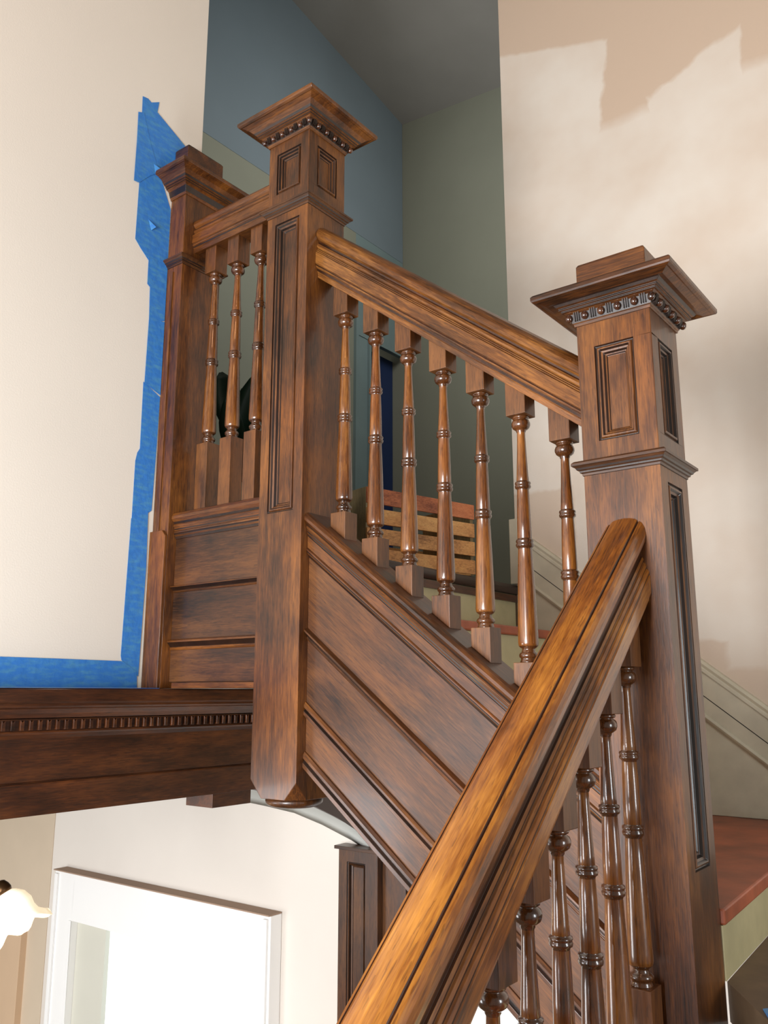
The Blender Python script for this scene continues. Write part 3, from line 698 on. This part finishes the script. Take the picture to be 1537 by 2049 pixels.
MB().tube([top, top + Vector((-.03, .02, .025)), top + Vector((-.08, .05, .025)), top + Vector((-.14, .09, -.01)), top + Vector((-.20, .13, -.02))], .006).build('arm', mat_bronze, lp)
st_ = top + Vector((-.20, .13, 0))
MB().tube([st_ + Vector((0, 0, -.05)), (st_.x, st_.y, -.235)], .007).build('stem', mat_bronze, lp)
MB().lathe((st_.x, st_.y, 0), [(.05, -.2215), (.05, -.228), (.03, -.240), (.01, -.245)], 24).build('ceiling_rose', mat_bronze, lp)
dl = bpy.data.lights.new('lamp_bulb_light', 'POINT'); dl.energy = 1.5; dl.color = (1, .66, .34); dl.shadow_soft_size = .04
dlo = bpy.data.objects.new('lamp_bulb_light', dl); COL.objects.link(dlo); dlo.location = fit + axis * .13

# ------------------------------------------------------------------ masking tape on the white wall
TAPES = [
 ('blue masking tape strip sticking up highest on the white wall', [(1.385, 1.806), (1.405, 1.81), (1.418, 1.804), (1.447, 1.823), (1.443, 1.789), (1.440, 1.76), (1.444, 1.66), (1.39, 1.606)]),
 ('wide slanting sheet of blue tape above the wall newel cap', [(1.439, 1.785), (1.520, 1.745), (1.6245, 1.693), (1.6245, 1.60), (1.505, 1.581), (1.43, 1.567), (1.375, 1.615), (1.373, 1.744), (1.398, 1.752)]),
 ('blue tape piece with ragged lower corner left of the wall newel cap', [(1.375, 1.744), (1.393, 1.753), (1.425, 1.66), (1.462, 1.582), (1.43, 1.555), (1.391, 1.511), (1.373, 1.509)]),
 ('broad rounded blue tape piece beside the wall newel cap', [(1.429, 1.572), (1.405, 1.545), (1.393, 1.512), (1.392, 1.326), (1.412, 1.305), (1.444, 1.277), (1.514, 1.27), (1.514, 1.405), (1.514, 1.48), (1.463, 1.585)]),
 ('short blue tape piece below the broad rounded one', [(1.443, 1.288), (1.444, 1.201), (1.454, 1.194), (1.458, 1.083), (1.514, 1.106), (1.514, 1.288)]),
 ('upper long blue tape strip along the wall newel', [(1.457, 1.09), (1.455, 0.89), (1.514, 0.868), (1.514, 1.103)]),
 ('middle long blue tape strip with stepped left edge along the wall newel', [(1.452, 0.893), (1.454, 0.69), (1.446, .676), (1.441, 0.65), (1.441, 0.462), (1.507, 0.516), (1.512, 0.711), (1.514, 0.863)]),
 ('lowest long blue tape strip folded at its foot by the newel base', [(1.439, 0.482), (1.433, 0.1), (1.436, 0.088), (1.494, 0.045), (1.4995, 0.351), (1.495, 0.511)]),
 ('long horizontal blue tape strip along the foot of the white wall', [(-2.0, .084), (1.224, 0.086), (1.44, 0.085), (1.488, 0.057), (1.491, 0.0145), (-2.0, 0.0145)]),
]
for i, (lab, poly) in enumerate(TAPES):
    yo = 1.9995 - .0007 * (i % 3) - .0003
    o = MB().prism([(x, yo, z) for x, z in poly], (0, -.0005, 0)).build('masking_tape', mat_tape)
    tag(o, lab, 'tape', 'masking tape on the white wall')
    if i == 1:   # loose curled flaps
        for q in ([(1.575, 1.72), (1.594, 1.735), (1.603, 1.712), (1.59, 1.705)], [(1.44, 1.60), (1.458, 1.592), (1.447, 1.575)]):
            MB().add([(q[0][0], 1.9975, q[0][1]), (q[1][0], 1.990, q[1][1]), (q[2][0], 1.9975, q[2][1]), (q[0][0], 1.9970, q[0][1]), (q[1][0], 1.9895, q[1][1]), (q[2][0], 1.9970, q[2][1])], [(0, 1, 2), (5, 4, 3), (0, 3, 4, 1), (1, 4, 5, 2), (2, 5, 3, 0)]).build('loose_flap', mat_tape, o)
    if i == 3:
        MB().add([(1.433, 1.9975, 1.408), (1.456, 1.989, 1.390), (1.445, 1.9975, 1.377), (1.433, 1.9970, 1.408), (1.456, 1.9885, 1.390), (1.445, 1.9970, 1.377)], [(0, 1, 2), (5, 4, 3), (0, 3, 4, 1), (1, 4, 5, 2), (2, 5, 3, 0)]).build('loose_flap', mat_tape, o)
# strip of the tape folded flat on the ledge of the beam is part of the long one
MB().box(-2.0, 1.49, 1.898, 1.9985, .0122, .0130).build('folded_edge', mat_tape, o)

# ------------------------------------------------------------------ slatted crate on the landing
A_ = Vector((2.120, 1.690)); ang = math.atan2(1.430 - 1.545, 2.366 - 1.946)
cr = thing('wooden_crate', 'slatted pine crate standing on the upper landing behind the spindles', 'crate', (A_.x, A_.y, ZL))
Lc, Dc, Hc = .475, .28, .265
mw = [wood('crate_pine', (1, 0, 0), srgb(130, 84, 44), srgb(196, 140, 82), srgb(228, 178, 112), rough=.6, coat=0, grime=.2), wood('crate_cedar', (1, 0, 0), srgb(120, 62, 36), srgb(180, 104, 64), srgb(212, 136, 88), rough=.6, coat=0, grime=.2)]
mend = wood('crate_end_grey', (0, 0, 1), srgb(84, 76, 54), srgb(120, 106, 74), srgb(150, 132, 96), rough=.7, coat=0, grime=.2)
cr.rotation_euler = (0, 0, 0)
def cbox(x0, x1, y0, y1, z0, z1, nm, m):
    b = MB().box(x0, x1, y0, y1, z0, z1); c, s_ = math.cos(ang), math.sin(ang)
    b.v = [(A_.x + x * c - y * s_, A_.y + x * s_ + y * c, ZL + z) for x, y, z in b.v]
    o = b.build(nm, m, cr, .001); return o
for sy in (0, Dc - .008):
    for k in range(4):
        z0 = .008 + k * .066
        cbox(0, Lc, sy, sy + .008, z0, z0 + (.050 if k < 3 else .053), 'slat', mw[1] if k == 3 else mw[0])
cbox(0, .014, .008, Dc - .008, .004, Hc - .004, 'end_board', mend); cbox(Lc - .014, Lc, .008, Dc - .008, .004, Hc - .004, 'end_board', mend)
cbox(.014, Lc - .014, .008, Dc - .008, .004, .012, 'bottom_board', mw[0])

# ------------------------------------------------------------------ potted plant behind the level balustrade
pl = thing('potted_plant', 'dark broad-leaved potted plant behind the level balustrade', 'plant', (2.52, 2.75, ZL))
MB().lathe((2.52, 2.75, 0), [(.085, ZL + .001), (.095, ZL + .02), (.125, ZL + .20), (.135, ZL + .205), (.135, ZL + .235), (.122, ZL + .235), (.118, ZL + .21)], 24).build('pot', mat_pot, pl)
MB().lathe((2.52, 2.75, 0), [(.116, ZL + .19), (.116, ZL + .215), (.01, ZL + .22)], 24).build('soil', mat_soil, pl)
MB().tube([(2.52, 2.75, ZL + .21), (2.50, 2.76, 1.0), (2.53, 2.74, 1.35)], .011).build('stem', mat_leaf, pl)
def leaf(base, tip, wd, sag, nrm):
    base, tip = Vector(base), Vector(tip); ax = tip - base; n = 9; vs = []; side = ax.cross(Vector(nrm)).normalized(); up = side.cross(ax).normalized()
    for i in range(n):
        t_ = i / (n - 1); ww = wd * math.sin(math.pi * min(1, t_ * .93 + .05)) ** .8
        c = base + ax * t_ + up * (sag * math.sin(math.pi * t_)) + Vector((0, 0, -abs(sag) * t_ * t_))
        for j, k in ((-1, .25), (-.5, .06), (0, -.05), (.5, .06), (1, .25)): vs.append(c + side * ww * j + up * ww * k)
    fs = [(5 * i + j, 5 * i + j + 1, 5 * i + j + 6, 5 * i + j + 5) for i in range(n - 1) for j in range(4)]
    b = MB().add(vs, fs, True); o = b.build('leaf', mat_leaf, pl); md = o.modifiers.new('thickness', 'SOLIDIFY'); md.thickness = .0015
for bs, tp, wd in (((2.53, 2.75, 1.00), (2.50, 2.60, 1.42), .075), ((2.52, 2.75, 1.02), (2.33, 2.62, 1.26), .055), ((2.52, 2.75, .98), (2.66, 2.66, 1.40), .07), ((2.51, 2.75, .88), (2.40, 2.60, .92), .06), ((2.53, 2.75, .92), (2.60, 2.60, 1.12), .06), ((2.52, 2.75, 1.1), (2.55, 2.92, 1.5), .07), ((2.52, 2.75, .8), (2.56, 2.56, .74), .055)):
    leaf(bs, tp, wd, .02, (-.78, -.6, .2))
